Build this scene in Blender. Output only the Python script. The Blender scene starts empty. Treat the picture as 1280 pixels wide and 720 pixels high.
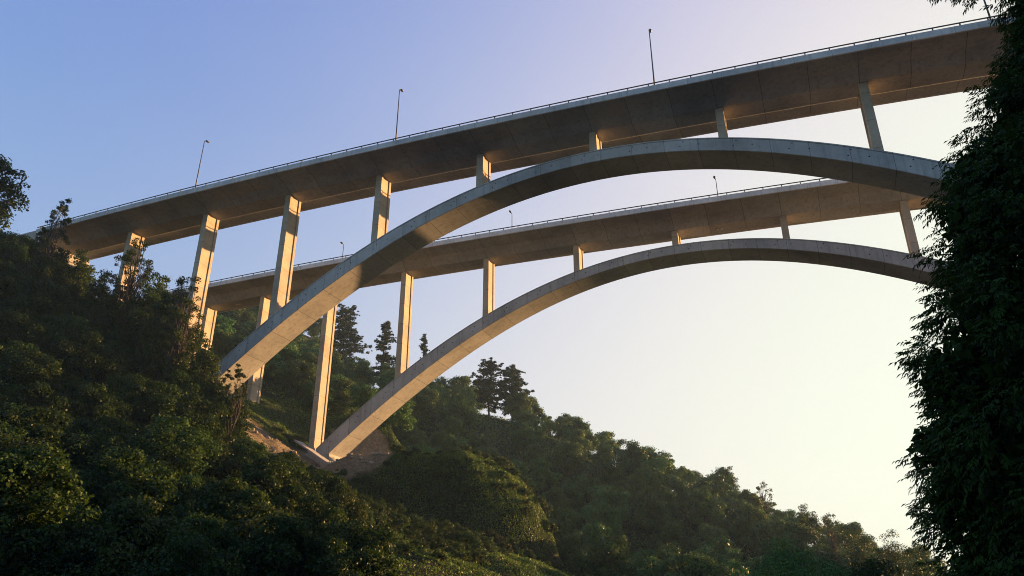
import bpy, math, random
import numpy as np
from mathutils import Vector, Matrix

random.seed(7)
RNG = np.random.default_rng(11)
sc = bpy.context.scene
COL = sc.collection
R = math.radians

# ------------------------------------------------------------------ basics
def link(o, parent=None):
    COL.objects.link(o)
    if parent is not None:
        o.parent = parent
    return o

def empty(name, loc=(0, 0, 0), rz=0.0):
    o = bpy.data.objects.new(name, None)
    o.location = loc
    o.rotation_euler = (0, 0, rz)
    o.empty_display_size = 0.5
    return link(o)

def tag(o, label=None, cat=None, group=None, kind=None):
    if label: o["label"] = label
    if cat: o["category"] = cat
    if group: o["group"] = group
    if kind: o["kind"] = kind
    return o

def np_mesh(name, verts, faces, attrs=None, smooth=False, mat_idx=None):
    """mesh from arrays; faces (N,k) array or a list of arrays with differing k"""
    me = bpy.data.meshes.new(name)
    verts = np.asarray(verts, dtype=np.float32)
    fl = faces if isinstance(faces, list) else [faces]
    fl = [np.asarray(f, dtype=np.int32) for f in fl if len(f)]
    me.vertices.add(len(verts))
    me.vertices.foreach_set("co", verts.ravel())
    loops = np.concatenate([f.ravel() for f in fl])
    tot = np.concatenate([np.full(len(f), f.shape[1], dtype=np.int32) for f in fl])
    start = np.concatenate([[0], np.cumsum(tot)[:-1]]).astype(np.int32)
    me.loops.add(len(loops))
    me.loops.foreach_set("vertex_index", loops)
    me.polygons.add(len(tot))
    me.polygons.foreach_set("loop_start", start)
    me.polygons.foreach_set("loop_total", tot)
    if smooth:
        me.polygons.foreach_set("use_smooth", np.ones(len(tot), dtype=bool))
    if mat_idx is not None:
        me.polygons.foreach_set("material_index", np.asarray(mat_idx, dtype=np.int32))
    if attrs:
        for k, v in attrs.items():
            a = me.attributes.new(k, 'FLOAT', 'POINT')
            a.data.foreach_set("value", np.asarray(v, dtype=np.float32))
    me.update(calc_edges=True)
    me.validate()
    return me

def obj(name, me, mats, parent=None):
    o = bpy.data.objects.new(name, me)
    for m in (mats if isinstance(mats, (list, tuple)) else [mats]):
        me.materials.append(m)
    return link(o, parent)

class MB:
    """collects polygons into one mesh"""
    def __init__(self):
        self.v, self.f, self.m = [], [], []
    def poly(self, pts, m=0):
        b = len(self.v)
        self.v += [tuple(p) for p in pts]
        self.f.append(tuple(range(b, b + len(pts)))); self.m.append(m)
    def mesh(self, vs, fs, m=0):
        b = len(self.v)
        self.v += [tuple(p) for p in vs]
        for f in fs:
            self.f.append(tuple(i + b for i in f)); self.m.append(m)
    def box(self, x0, x1, y0, y1, z0, z1, m=0):
        vs = [(x0,y0,z0),(x1,y0,z0),(x1,y1,z0),(x0,y1,z0),(x0,y0,z1),(x1,y0,z1),(x1,y1,z1),(x0,y1,z1)]
        self.mesh(vs, [(3,2,1,0),(4,5,6,7),(0,1,5,4),(1,2,6,5),(2,3,7,6),(3,0,4,7)], m)
    def loft(self, rings, close=True, caps=True, m=0):
        n = len(rings[0]); b = len(self.v)
        for r in rings: self.v += [tuple(p) for p in r]
        for i in range(len(rings) - 1):
            for j in range(n if close else n - 1):
                k = (j + 1) % n
                self.f.append((b+i*n+j, b+i*n+k, b+(i+1)*n+k, b+(i+1)*n+j)); self.m.append(m)
        if caps:
            self.f.append(tuple(b + j for j in reversed(range(n)))); self.m.append(m)
            e = b + (len(rings)-1)*n
            self.f.append(tuple(e + j for j in range(n))); self.m.append(m)
    def tube(self, pts, rad, seg=8, m=0):
        pts = [Vector(p) for p in pts]
        if not isinstance(rad, (list, tuple)): rad = [rad]*len(pts)
        rings = []
        ref = Vector((0.13, 0.97, 0.21))
        for i, p in enumerate(pts):
            d = (pts[min(i+1, len(pts)-1)] - pts[max(i-1, 0)]).normalized()
            a = d.cross(ref)
            if a.length < 1e-3: a = d.cross(Vector((1, 0, 0)))
            a.normalize(); b = d.cross(a)
            rings.append([p + (a*math.cos(t) + b*math.sin(t))*rad[i]
                          for t in [2*math.pi*k/seg for k in range(seg)]])
        self.loft(rings, m=m)
    def build(self, name, mats, parent=None, smooth=False):
        me = bpy.data.meshes.new(name)
        me.from_pydata(self.v, [], self.f)
        me.polygons.foreach_set("material_index", np.array(self.m, dtype=np.int32))
        if smooth: me.polygons.foreach_set("use_smooth", np.ones(len(self.f), dtype=bool))
        me.update()
        import bmesh
        bm = bmesh.new(); bm.from_mesh(me)
        bmesh.ops.recalc_face_normals(bm, faces=bm.faces)
        bm.to_mesh(me); bm.free()
        return obj(name, me, mats, parent)

# ------------------------------------------------------------------ materials
def new_mat(name):
    m = bpy.data.materials.new(name); m.use_nodes = True
    nt = m.node_tree; nt.nodes.clear()
    out = nt.nodes.new('ShaderNodeOutputMaterial')
    return m, nt, out
def N(nt, typ, **kw):
    n = nt.nodes.new(typ)
    for k, v in kw.items():
        if hasattr(n, k): setattr(n, k, v)
        else: n.inputs[k.replace('_', ' ')].default_value = v
    return n
def math_n(nt, op, a, b=None, clamp=False):
    n = nt.nodes.new('ShaderNodeMath'); n.operation = op; n.use_clamp = clamp
    for i, s in enumerate((a, b)):
        if s is None: continue
        if isinstance(s, (int, float)): n.inputs[i].default_value = s
        else: nt.links.new(s, n.inputs[i])
    return n.outputs[0]
def mix_c(nt, fac, a, b, mode='MIX'):
    n = nt.nodes.new('ShaderNodeMix'); n.data_type = 'RGBA'; n.blend_type = mode
    for sock, s in ((n.inputs[0], fac), (n.inputs[6], a), (n.inputs[7], b)):
        if isinstance(s, (int, float)): sock.default_value = s
        elif isinstance(s, tuple): sock.default_value = (*s, 1) if len(s) == 3 else s
        else: nt.links.new(s, sock)
    return n.outputs[2]
def ramp(nt, fac, stops):
    n = nt.nodes.new('ShaderNodeValToRGB')
    el = n.color_ramp.elements
    while len(el) < len(stops): el.new(0.5)
    for e, (p, c) in zip(el, stops):
        e.position = p; e.color = (*c, 1)
    nt.links.new(fac, n.inputs[0]); return n.outputs[0]
def noise(nt, vec, scale, detail=4, rough=0.55):
    n = nt.nodes.new('ShaderNodeTexNoise')
    n.inputs['Scale'].default_value = scale; n.inputs['Detail'].default_value = detail
    n.inputs['Roughness'].default_value = rough
    if vec is not None: nt.links.new(vec, n.inputs['Vector'])
    return n.outputs['Fac']
def mapping(nt, vec, scale):
    n = nt.nodes.new('ShaderNodeMapping'); n.inputs['Scale'].default_value = scale
    nt.links.new(vec, n.inputs['Vector']); return n.outputs[0]

def concrete(name, base, joint_axis=None, joint=4.0, jw=0.05, streak=True, offset=0.0):
    m, nt, out = new_mat(name)
    geo = nt.nodes.new('ShaderNodeTexCoord'); P = geo.outputs['Object']
    big = noise(nt, P, 0.22, 5); mid = noise(nt, P, 1.7, 6, 0.65); fine = noise(nt, P, 14, 3, 0.6)
    d = tuple(c*0.66 for c in base); l = tuple(min(1, c*1.22) for c in base)
    c = ramp(nt, big, [(0.32, d), (0.5, base), (0.68, l)])
    c = mix_c(nt, 0.35, c, ramp(nt, mid, [(0.3, tuple(x*0.6 for x in base)), (0.7, l)]))
    c = mix_c(nt, 0.16, c, ramp(nt, fine, [(0.35, (0.06, 0.055, 0.05)), (0.65, l)]))
    if streak:   # water stains running down
        st = noise(nt, mapping(nt, P, (1.6, 1.6, 0.07)), 1.0, 5, 0.6)
        s2 = math_n(nt, 'MULTIPLY', math_n(nt, 'SUBTRACT', st, 0.52, True), 3.0, True)
        c = mix_c(nt, s2, c, tuple(x*0.45 for x in base))
    if joint_axis is not None:
        sx = nt.nodes.new('ShaderNodeSeparateXYZ'); nt.links.new(P, sx.inputs[0])
        u = math_n(nt, 'DIVIDE', math_n(nt, 'ADD', sx.outputs[joint_axis], offset + 4000*joint), joint)
        fr = math_n(nt, 'FRACT', u)
        line = math_n(nt, 'LESS_THAN', fr, jw/joint)
        # each lift of concrete has its own slight tone
        cell = math_n(nt, 'FLOOR', u)
        wn = nt.nodes.new('ShaderNodeTexWhiteNoise'); wn.noise_dimensions = '1D'
        nt.links.new(cell, wn.inputs['W'])
        c = mix_c(nt, 1.0, c, ramp(nt, wn.outputs['Value'], [(0, (0.86, 0.86, 0.86)), (1, (1.07, 1.06, 1.05))]), 'MULTIPLY')
        c = mix_c(nt, math_n(nt, 'MULTIPLY', line, 0.85), c, tuple(x*0.3 for x in base))
    b = nt.nodes.new('ShaderNodeBsdfPrincipled'); b.inputs['Roughness'].default_value = 0.85
    b.inputs['Specular IOR Level'].default_value = 0.25
    nt.links.new(c, b.inputs['Base Color'])
    bp = nt.nodes.new('ShaderNodeBump'); bp.inputs['Strength'].default_value = 0.35; bp.inputs['Distance'].default_value = 0.04
    nt.links.new(mid, bp.inputs['Height']); nt.links.new(bp.outputs[0], b.inputs['Normal'])
    nt.links.new(b.outputs[0], out.inputs[0])
    return m

def plain(name, col, rough=0.6, metal=0.0, var=0.25):
    m, nt, out = new_mat(name)
    P = nt.nodes.new('ShaderNodeTexCoord').outputs['Object']
    nz = noise(nt, P, 3.0, 4)
    c = ramp(nt, nz, [(0.3, tuple(x*(1-var) for x in col)), (0.7, tuple(x*(1+var) for x in col))])
    b = nt.nodes.new('ShaderNodeBsdfPrincipled')
    b.inputs['Roughness'].default_value = rough; b.inputs['Metallic'].default_value = metal
    nt.links.new(c, b.inputs['Base Color']); nt.links.new(b.outputs[0], out.inputs[0])
    return m

def leaf_mat(name, dark, light, dry, trans=0.27, dry_amt=0.12, spec=0.12):
    m, nt, out = new_mat(name)
    at = nt.nodes.new('ShaderNodeAttribute'); at.attribute_name = 'tint'
    oi = nt.nodes.new('ShaderNodeObjectInfo')
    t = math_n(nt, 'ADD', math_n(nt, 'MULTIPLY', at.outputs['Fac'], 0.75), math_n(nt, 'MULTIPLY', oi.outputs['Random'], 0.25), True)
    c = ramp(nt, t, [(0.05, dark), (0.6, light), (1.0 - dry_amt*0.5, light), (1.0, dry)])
    hs = nt.nodes.new('ShaderNodeHueSaturation')
    nt.links.new(math_n(nt, 'ADD', 0.48, math_n(nt, 'MULTIPLY', oi.outputs['Random'], 0.035)), hs.inputs['Hue'])
    nt.links.new(math_n(nt, 'ADD', 0.78, math_n(nt, 'MULTIPLY', oi.outputs['Random'], 0.5)), hs.inputs['Value'])
    nt.links.new(c, hs.inputs['Color']); c = hs.outputs[0]
    b = nt.nodes.new('ShaderNodeBsdfPrincipled'); b.inputs['Roughness'].default_value = 0.5
    b.inputs['Specular IOR Level'].default_value = spec
    nt.links.new(c, b.inputs['Base Color'])
    tr = nt.nodes.new('ShaderNodeBsdfTranslucent')
    nt.links.new(mix_c(nt, 0.5, c, (0.06, 0.11, 0.015), 'MIX'), tr.inputs['Color'])
    mx = nt.nodes.new('ShaderNodeMixShader'); mx.inputs[0].default_value = trans
    nt.links.new(b.outputs[0], mx.inputs[1]); nt.links.new(tr.outputs[0], mx.inputs[2])
    nt.links.new(mx.outputs[0], out.inputs[0])
    return m

M = {}
M['deck'] = concrete('deck_concrete', (0.35, 0.35, 0.345), 0, 6.6, 0.09)
M['arch'] = concrete('arch_concrete', (0.44, 0.44, 0.425), 0, 5.0, 0.08)
M['pier'] = concrete('pier_concrete', (0.44, 0.375, 0.285), 2, 4.6, 0.07, streak=False)
M['parapet'] = concrete('parapet_concrete', (0.60, 0.60, 0.59), 0, 5.0, 0.05)
M['block'] = concrete('block_concrete', (0.40, 0.385, 0.35), 0, 3.0, 0.04)
M['hole_shade'] = plain('socket_shade_disc', (0.02, 0.02, 0.02), 0.9)
M['rail'] = plain('railing_steel', (0.035, 0.04, 0.045), 0.6, 0.2)
M['lamp'] = plain('lamp_pole_steel', (0.07, 0.075, 0.08), 0.5, 0.3)
M['lamp_head'] = plain('lamp_head_dark', (0.03, 0.03, 0.035), 0.5)
M['asphalt'] = plain('asphalt', (0.05, 0.05, 0.052), 0.9)
M['paint'] = plain('road_paint', (0.7, 0.7, 0.68), 0.7, var=0.1)
M['bark'] = plain('bark', (0.055, 0.043, 0.032), 0.9, var=0.5)
M['bark_red'] = plain('pine_bark', (0.075, 0.05, 0.035), 0.9, var=0.5)
M['rock'] = concrete('boulder_rock', (0.34, 0.285, 0.21))
M['slab'] = concrete('pale_slab', (0.55, 0.54, 0.50), 0, 0.8, 0.05, streak=False)
M['leaf_a'] = leaf_mat('leaves_dark_green', (0.0081, 0.0182, 0.0051), (0.0254, 0.0528, 0.0112), (0.0710, 0.0629, 0.0203))
M['leaf_b'] = leaf_mat('leaves_mid_green', (0.0105, 0.0232, 0.0053), (0.0358, 0.0674, 0.0127), (0.0895, 0.0759, 0.0232))
M['leaf_c'] = leaf_mat('leaves_olive', (0.0142, 0.0233, 0.0061), (0.0446, 0.0608, 0.0142), (0.0913, 0.0689, 0.0264))
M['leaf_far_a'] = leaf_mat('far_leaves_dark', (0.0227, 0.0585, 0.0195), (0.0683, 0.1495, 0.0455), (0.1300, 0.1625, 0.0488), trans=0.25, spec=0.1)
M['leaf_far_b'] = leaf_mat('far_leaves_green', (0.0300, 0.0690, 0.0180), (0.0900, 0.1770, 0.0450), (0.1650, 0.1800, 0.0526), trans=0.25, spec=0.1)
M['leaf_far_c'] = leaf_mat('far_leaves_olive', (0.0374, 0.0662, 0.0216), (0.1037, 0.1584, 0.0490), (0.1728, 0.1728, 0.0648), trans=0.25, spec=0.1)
M['leaf_near'] = leaf_mat('leaves_near_tree', (0.0083, 0.0229, 0.0062), (0.0333, 0.0874, 0.0146), (0.0728, 0.1040, 0.0208), trans=0.3, spec=0.08)
M['needle'] = leaf_mat('pine_needles', (0.007, 0.013, 0.008), (0.02, 0.03, 0.016), (0.04, 0.04, 0.02), trans=0.12)
M['scrub'] = leaf_mat('undergrowth_leaves', (0.0302, 0.0548, 0.0123), (0.1134, 0.1723, 0.0316), (0.2646, 0.2252, 0.0737), dry_amt=0.3)

def ground_mat():
    m, nt, out = new_mat('hillside_soil')
    P = nt.nodes.new('ShaderNodeTexCoord').outputs['Object']
    at = nt.nodes.new('ShaderNodeAttribute'); at.attribute_name = 'bare'
    n1 = noise(nt, P, 0.15, 6, 0.6); n2 = noise(nt, P, 1.1, 6, 0.7); n3 = noise(nt, P, 5.0, 4, 0.7)
    veg = ramp(nt, n2, [(0.3, (0.010, 0.013, 0.006)), (0.55, (0.022, 0.026, 0.011)), (0.75, (0.045, 0.042, 0.019))])
    soil = ramp(nt, n2, [(0.3, (0.085, 0.066, 0.040)), (0.5, (0.18, 0.14, 0.085)), (0.7, (0.32, 0.26, 0.165))])
    soil = mix_c(nt, 0.4, soil, ramp(nt, n3, [(0.35, (0.08, 0.06, 0.04)), (0.6, (0.40, 0.32, 0.21))]))
    f = math_n(nt, 'ADD', at.outputs['Fac'], math_n(nt, 'MULTIPLY', math_n(nt, 'SUBTRACT', n1, 0.5), 0.9))
    f = math_n(nt, 'MULTIPLY', math_n(nt, 'SUBTRACT', f, 0.4), 5.0, True)
    c = mix_c(nt, f, veg, soil)
    b = nt.nodes.new('ShaderNodeBsdfPrincipled'); b.inputs['Roughness'].default_value = 0.95
    b.inputs['Specular IOR Level'].default_value = 0.1
    nt.links.new(c, b.inputs['Base Color'])
    bp = nt.nodes.new('ShaderNodeBump'); bp.inputs['Strength'].default_value = 0.9; bp.inputs['Distance'].default_value = 0.5
    nt.links.new(n3, bp.inputs['Height']); nt.links.new(bp.outputs[0], b.inputs['Normal'])
    nt.links.new(b.outputs[0], out.inputs[0])
    return m
M['ground'] = ground_mat()

# ------------------------------------------------------------------ bridge geometry (metres; camera eye at the origin, +x along the bridges, +y away)
W = 13.87; CANT = 5.28; HBS = (1.63, 2.25); WA = 5.59; FAS = 0.98
D1, D2 = 94.13, 127.17
DECK = {0: (-2.690, -6.1958, 73.4064), 1: (-2.0692, -5.2834, 71.5067)}
ARCH = {0: (-28.0, (68.847, -59.378, 3.146), (66.804, -64.756, 9.352)),
        1: (-21.0, (66.620, -58.391, 4.808), (64.671, -64.528, 9.760))}
PIER0 = {0: -126.95, 1: -140.42}
def deck_z(k, x):
    a, b, c = DECK[k]; t = np.asarray(x, float)/100; return a*t*t + b*t + c
def arch_z(k, x, inner=False):
    xc, ex, inn = ARCH[k]; q = inn if inner else ex
    u = (np.asarray(x, float) - xc)/100; return q[0] + q[1]*u*u + q[2]*u**4

# ------------------------------------------------------------------ terrain
_dx = np.arange(-400, 900, 1.0)
_fz = np.interp(_dx, [-400, -60, -20, 0, 20, 40, 60, 75, 90, 103, 130, 147, 165, 220, 320, 900],
                     [-8, -5, -4, -3, 0, 6, 13, 20, 28, 35.5, 56, 67.5, 75, 86, 98, 150])
_ker = np.ones(9)/9
_fz = np.convolve(np.pad(_fz, 4, mode='edge'), _ker, 'valid')
def sstep(a, b, t):
    t = np.clip((t - a)/(b - a), 0, 1); return t*t*(3 - 2*t)
def wav(x, y, s, ph=0.0):
    return (np.sin(x/s*1.0 + 1.3 + ph + 0.7*np.sin(y/s*0.8)) + np.sin(y/s*1.13 + 0.4*ph + 0.9*np.sin(x/s*0.61 + 2.0))
            + 0.6*np.sin((x + y)/s*1.9 + ph))/2.6
RAZ = [-2.2, -1.181, -0.998, -0.942, -0.869, -0.799, -0.763, -0.734, -0.689, -0.642, -0.598, -0.54, -0.499, -0.458, -0.394, -0.357, -0.31, -0.266,
       -0.223, -0.172, -0.123, -0.078, -0.034, 0.016, 0.073, 0.109, 0.2, 0.4]
REL = [0.60, 0.558, 0.527, 0.526, 0.516, 0.505, 0.482, 0.441, 0.395, 0.372, 0.361, 0.345, 0.333, 0.318, 0.298, 0.286, 0.264, 0.237,
       0.215, 0.19, 0.171, 0.145, 0.121, 0.092, 0.068, 0.055, 0.03, 0.0]
def H(x, y):
    x = np.asarray(x, float); y = np.asarray(y, float)
    shift = -25*(1 - sstep(38, 92, y))
    left = np.interp(-x + shift, _dx, _fz)
    # wooded spur closing the valley behind the bridges
    spur = np.interp(x/250.0, RAZ, REL)*250 - 9.5 - 16*sstep(255, 330, y)
    left = left + (spur - left)*sstep(158, 246, y)
    xr = 9 + 42*sstep(112, 185, y) + 0.95*np.maximum(0, y - 225)  # unseen right bank shaped to shade the low foreground, opening towards the sun
    right = np.interp(x - xr, [-400, -10, 0, 8, 38, 80, 160, 700], [-60, -6, -2.5, 2, 33, 68, 92, 150])
    h = np.maximum(left, right)
    # ledge carrying the rear arch footing
    q = np.hypot((x + 83)/20.0, (y - 138)/13.5)
    tq = np.clip((q - 0.72)/1.06, 0, 1)
    mound = 30.2 - 25*(1 - np.sqrt(np.maximum(0, 1 - tq**2.2)))
    h = np.where(q < 1.75, np.maximum(np.minimum(h, 30.2 + 18*sstep(0.75, 1.2, q) + 0.28*np.maximum(-x - 97, 0)), mound), h)
    h = h + 11.5*np.exp(-((x + 99)/12.0)**2 - ((y - 156)/7.5)**2)
    kn = np.exp(-((q - 1.15)/0.42)**2)
    h = h + kn*(0.9*wav(x, y, 4.2, 2.5) + 0.6*wav(x, y, 1.7, 0.5))
    h = h - 4.2*np.exp(-((x + 91.5)/5.5)**2 - ((y - 127.0)/4.6)**2)
    n = 0.9*wav(x, y, 9.0) + 0.45*wav(x, y, 3.1, 2.0) + 1.6*wav(x, y, 27.0, 4.0)
    amp = np.where((np.abs(x) < 12) & (np.abs(y) < 15), 0.15, 1.0)
    amp = amp*np.where((y > 88) & (y < 146) & (x < -60), 0.55, 1.0)
    h = h + n*amp
    bm = np.exp(-(((x + 97)/9)**2 + ((y - 148.5)/6)**2)) + np.exp(-(((x + 96)/13)**2 + ((y - 113)/11)**2))
    h = h + np.clip(bm, 0, 1)*(0.9*wav(x, y, 1.9, 6.0) + 0.7*np.abs(wav(x, y, 0.8, 1.0)) + 0.5*wav(x, y, 0.45, 3.0))
    # roadway cut: the motorway runs on the hilltop behind the abutments
    cut = sstep(-146, -152, x)*sstep(84, 91, y)*(1 - sstep(145, 152, y))
    zcut = deck_z(0, np.clip(x, -190, 100)) - 0.6
    h = np.where(cut > 0, h*(1 - cut) + np.minimum(h, zcut)*cut, h)
    cut = sstep(84, 90, x)*sstep(84, 91, y)*(1 - sstep(145, 152, y))
    h = np.where(cut > 0, h*(1 - cut) + np.minimum(h, zcut)*cut, h)
    return h
def bare(x, y):
    b = np.exp(-(((x + 89)/13)**2 + ((y - 132)/10)**2))*1.3
    b = np.maximum(b, np.exp(-(((x + 96)/13)**2 + ((y - 113)/11)**2))*1.2)
    b = np.maximum(b, np.exp(-(((x + 97)/8)**2 + ((y - 148.5)/5)**2))*1.25)
    b = np.maximum(b, np.exp(-(((x + 84)/9)**2 + ((y - 123)/5.5)**2))*1.25)
    b = np.maximum(b, np.exp(-(((x + 146)/7)**2 + ((y - 101)/10)**2))*0.9)
    b = np.maximum(b, np.exp(-(((x + 104)/6)**2 + ((y - 98)/6)**2))*0.8)
    b = np.maximum(b, 1.1*(1 - sstep(-1.0, 0.6, H(x, y))))  # unseen valley floor made bare and pale, to bounce light up under the decks
    return b
gx = np.concatenate([np.arange(-800, -220, 20), np.arange(-220, -114, 2.0), np.arange(-114, -68, 0.8), np.arange(-68, 110, 2.0), np.arange(110, 801, 20)])
gy = np.concatenate([np.arange(-300, -20, 20), np.arange(-20, 100, 2.0), np.arange(100, 164, 0.8), np.arange(164, 260, 2.0), np.arange(260, 901, 20)])
GX, GY = np.meshgrid(gx, gy)
GZ = H(GX, GY)
nx, ny = len(gx), len(gy)
ii = (np.arange(ny-1)[:, None]*nx + np.arange(nx-1)[None, :]).ravel()
gf = np.stack([ii, ii+1, ii+1+nx, ii+nx], 1)
ground = obj('ground', np_mesh('ground', np.stack([GX.ravel(), GY.ravel(), GZ.ravel()], 1), gf,
             {'bare': bare(GX.ravel(), GY.ravel())}, smooth=True), M['ground'])
tag(ground, kind='structure')

# ------------------------------------------------------------------ the two bridges
def build_bridge(k, name, label):
    D = (D1, D2)[k]; HB = HBS[k]
    yc = D + W/2
    root = empty(name, (0, yc, 0))
    tag(root, label, 'bridge')
    XL, XR = (-148.0, 88.0) if k == 0 else (-157.0, 92.0)
    xs = np.arange(XL, XR + 0.1, 4.0)
    h = W/2
    # deck: shallow trapezoidal box girder with long cantilevers
    mb = MB(); rings = []
    for x in xs:
        z = float(deck_z(k, x))
        prof = [(-h+0.28, FAS-0.42), (-h+0.28, -0.02), (-h+0.9, -0.18), (-h+3.15, -0.58), (-h+3.4, -0.66), (-h+CANT-0.25, -HB+0.06), (-h+CANT, -HB),
                (h-CANT, -HB), (h-CANT+0.12, -HB+0.05), (h-CANT+0.75, -0.72), (h-CANT+1.0, -0.62), (h-0.28, -0.06), (h-0.28, FAS-0.42)]
        rings.append([(x, y, z + q) for y, q in prof])
    mb.loft(rings)
    deck = mb.build('deck', M['deck'], root)
    # road surface + painted lines
    mb = MB()
    for i in range(len(xs)-1):
        a, b = xs[i], xs[i+1]; za = float(deck_z(k, a)) + FAS - 0.41; zb = float(deck_z(k, b)) + FAS - 0.41
        mb.poly([(a, -h+0.6, za), (b, -h+0.6, zb), (b, h-0.6, zb), (a, h-0.6, za)])
        for yy in (-h+1.4, h-1.6):
            mb.poly([(a, yy, za+.006), (b, yy, zb+.006), (b, yy+.18, zb+.006), (a, yy+.18, za+.006)], 1)
        if i % 3 == 0:
            mb.poly([(a, -.08, za+.006), (b, -.08, zb+.006), (b, .08, zb+.006), (a, .08, za+.006)], 1)
    mb.build('road_surface', [M['asphalt'], M['paint']], deck)
    # parapets: a precast upstand each side with a drip edge
    for s in (-1, 1):
        mb = MB(); rings = []
        for x in np.arange(XL, XR + 0.1, 4.0):
            z = float(deck_z(k, x))
            prof = [(-h, -0.06), (-h, FAS), (-h+0.30, FAS), (-h+0.30, FAS-0.40), (-h+0.275, FAS-0.42), (-h+0.275, -0.06)]
            rings.append([(x, y*-s if s > 0 else y, z + q) for y, q in prof])
        mb.loft(rings)
        par = mb.build('parapet', M['parapet'], deck)
        rail = MB()
        yy = s*(h - 0.15)
        zr = lambda x: float(deck_z(k, x)) + FAS
        xx = np.arange(XL, XR + 0.1, 4.0)
        rail.tube([(x, yy, zr(x) + 0.50) for x in xx], 0.105, 6)
        for x in np.arange(XL + 1, XR, 3.2):
            z = zr(x)
            rail.mesh([(x-.08, yy-.07, z), (x+.08, yy-.07, z), (x+.08, yy+.07, z), (x-.08, yy+.07, z),
                       (x-.08, yy-.04, z+.46), (x+.08, yy-.04, z+.46), (x+.08, yy+.04, z+.46), (x-.08, yy+.04, z+.46)],
                      [(0,1,5,4),(1,2,6,5),(2,3,7,6),(3,0,4,7)])
            rail.box(x-.13, x+.13, yy-.10, yy+.10, z+.002, z+.045)
        rail.build('railing', M['rail'], deck)
    for xq in ((-11.5, -127.4) if k else ()):
        for dx in (-0.55, 0.25):
            mb = MB(); zq = float(deck_z(k, xq)) - HB
            mb.box(xq+dx, xq+dx+.42, -.25, .2, zq - .16, zq + .02)
            mb.build('drain_outlet', M['slab'], deck)
    # arch rib
    xc = ARCH[k][0]
    mb = MB(); rings = []
    x0 = -107.0 if k == 0 else -97.6
    x1 = 2*xc - x0
    w = WA/2
    for x in np.linspace(x0, x1, 97):
        ze = float(arch_z(k, x)); zi = float(arch_z(k, x, True))
        dz = float(arch_z(k, x+.5) - arch_z(k, x-.5)); ct = 1/math.sqrt(1+dz*dz)
        g = 0.20/ct
        rings.append([(x, -w+.07, zi), (x, -w, zi+.07/ct), (x, -w, ze-g-.10/ct), (x, -w+.05, ze-g-.05/ct), (x, -w+.05, ze-g), (x, -w-.04, ze-g+.02), (x, -w-.04, ze),
                      (x, w+.04, ze), (x, w+.04, ze-g+.02), (x, w-.05, ze-g), (x, w-.05, ze-g-.05/ct), (x, w, ze-g-.10/ct), (x, w, zi+.07/ct), (x, w-.07, zi)])
    mb.loft(rings)
    # formwork sockets as flat dark discs, the shade inside each painted on
    x = x0 + 3.0; i = 0
    while x < x1 - 2:
        ze = float(arch_z(k, x)); zi = float(arch_z(k, x, True))
        for fr in ((0.52,) if i % 2 else (0.38, 0.70)):
            for s in (-1, 1):
                c = Vector((x + (0.5 if fr == 0.70 else 0), s*(w + .004), zi + (ze-zi)*fr))
                mb.poly([c + Vector((math.cos(t)*.11, 0, math.sin(t)*.11))for t in [k2*math.pi/4 for k2 in range(8)]], 1)
        dz = float(arch_z(k, x+.5) - arch_z(k, x-.5)); x += 5.0/math.sqrt(1+dz*dz)*(1 if i % 2 else .55); i += 1
    mb.build('arch', [M['arch'], M['hole_shade']], root)
    # piers: I-section columns
    pw = (W - 2*CANT)/2; t = 0.60; fl = 0.62
    for n in range(-1, 13):
        x = PIER0[k] + 20*n + t + (({0: 4.0, 1: 1.2}).get(n, 0) if k else 0)
        if not (XL + 6 < x < XR - 5): continue
        zt = float(deck_z(k, x)) - HB - 0.02
        on_arch = x0 + 4 < x < x1 - 4
        if on_arch:
            zb = float(arch_z(k, x)) - 0.55
        else:
            zb = float(min(H(x-1, yc-2), H(x+1, yc-2), H(x-1, yc+2), H(x+1, yc+2))) - 1.0
        if zt - zb < 0.3: continue
        rings = []
        rec = 0.17
        for z, gr in ((zb, 1.0 + 0.006*(zt-zb)), (zt-0.9, 1.0), (zt-0.88, 1.0), (zt, 1.0)):
            T = t*gr
            prof = [(-T, -pw+.05), (-T+.05, -pw), (T-.05, -pw), (T, -pw+.05), (T, -pw+fl), (T-rec, -pw+fl+.08), (T-rec, pw-fl-.02), (T, pw-fl), (T, pw-.05), (T-.05, pw),
                    (-T+.05, pw), (-T, pw-.05), (-T, pw-fl), (-T+rec, pw-fl-.02), (-T+rec, -pw+fl+.08), (-T, -pw+fl)]
            rings.append([(x+a, b, z) for a, b in prof])
        mb = MB(); mb.loft(rings)
        mb.build('pier', M['pier'], root)
    # abutments
    for s, xa in ((1, XL), (-1, XR)):
        z = float(deck_z(k, xa))
        zb = float(H(xa, yc)) - 6
        mb = MB()
        mb.box(min(xa + 1.8*s, xa - 2*s), max(xa + 1.8*s, xa - 2*s), -h+1.2, h-1.2, zb, z - HB - 0.03)
        mb.box(min(xa - .02*s, xa - 14*s), max(xa - .02*s, xa - 14*s), -h+0.25, -h+0.8, zb, z + FAS - .1)
        mb.box(min(xa - .02*s, xa - 14*s), max(xa - .02*s, xa - 14*s), h-0.8, h-0.25, zb, z + FAS - .1)
        mb.build('abutment', M['block'], root)
    # footings under the arch springings
    for s, xa in ((1, x0), (-1, x1)):
        zi = float(arch_z(k, xa, True)); ze = float(arch_z(k, xa))
        mb = MB()
        a, b = (xa - 3.5, xa + 3.8) if s > 0 else (xa - 3.8, xa + 3.5)
        zt = float(arch_z(k, xa + 3.0*s, True))
        vs = [(a, -w-.5, zi-5), (b, -w-.5, zi-5), (b, w+.5, zi-5), (a, w+.5, zi-5),
              (a, -w-.5, (ze-.8) if s > 0 else zt), (b, -w-.5, zt if s > 0 else ze-.8), (b, w+.5, zt if s > 0 else ze-.8), (a, w+.5, (ze-.8) if s > 0 else zt)]
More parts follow.
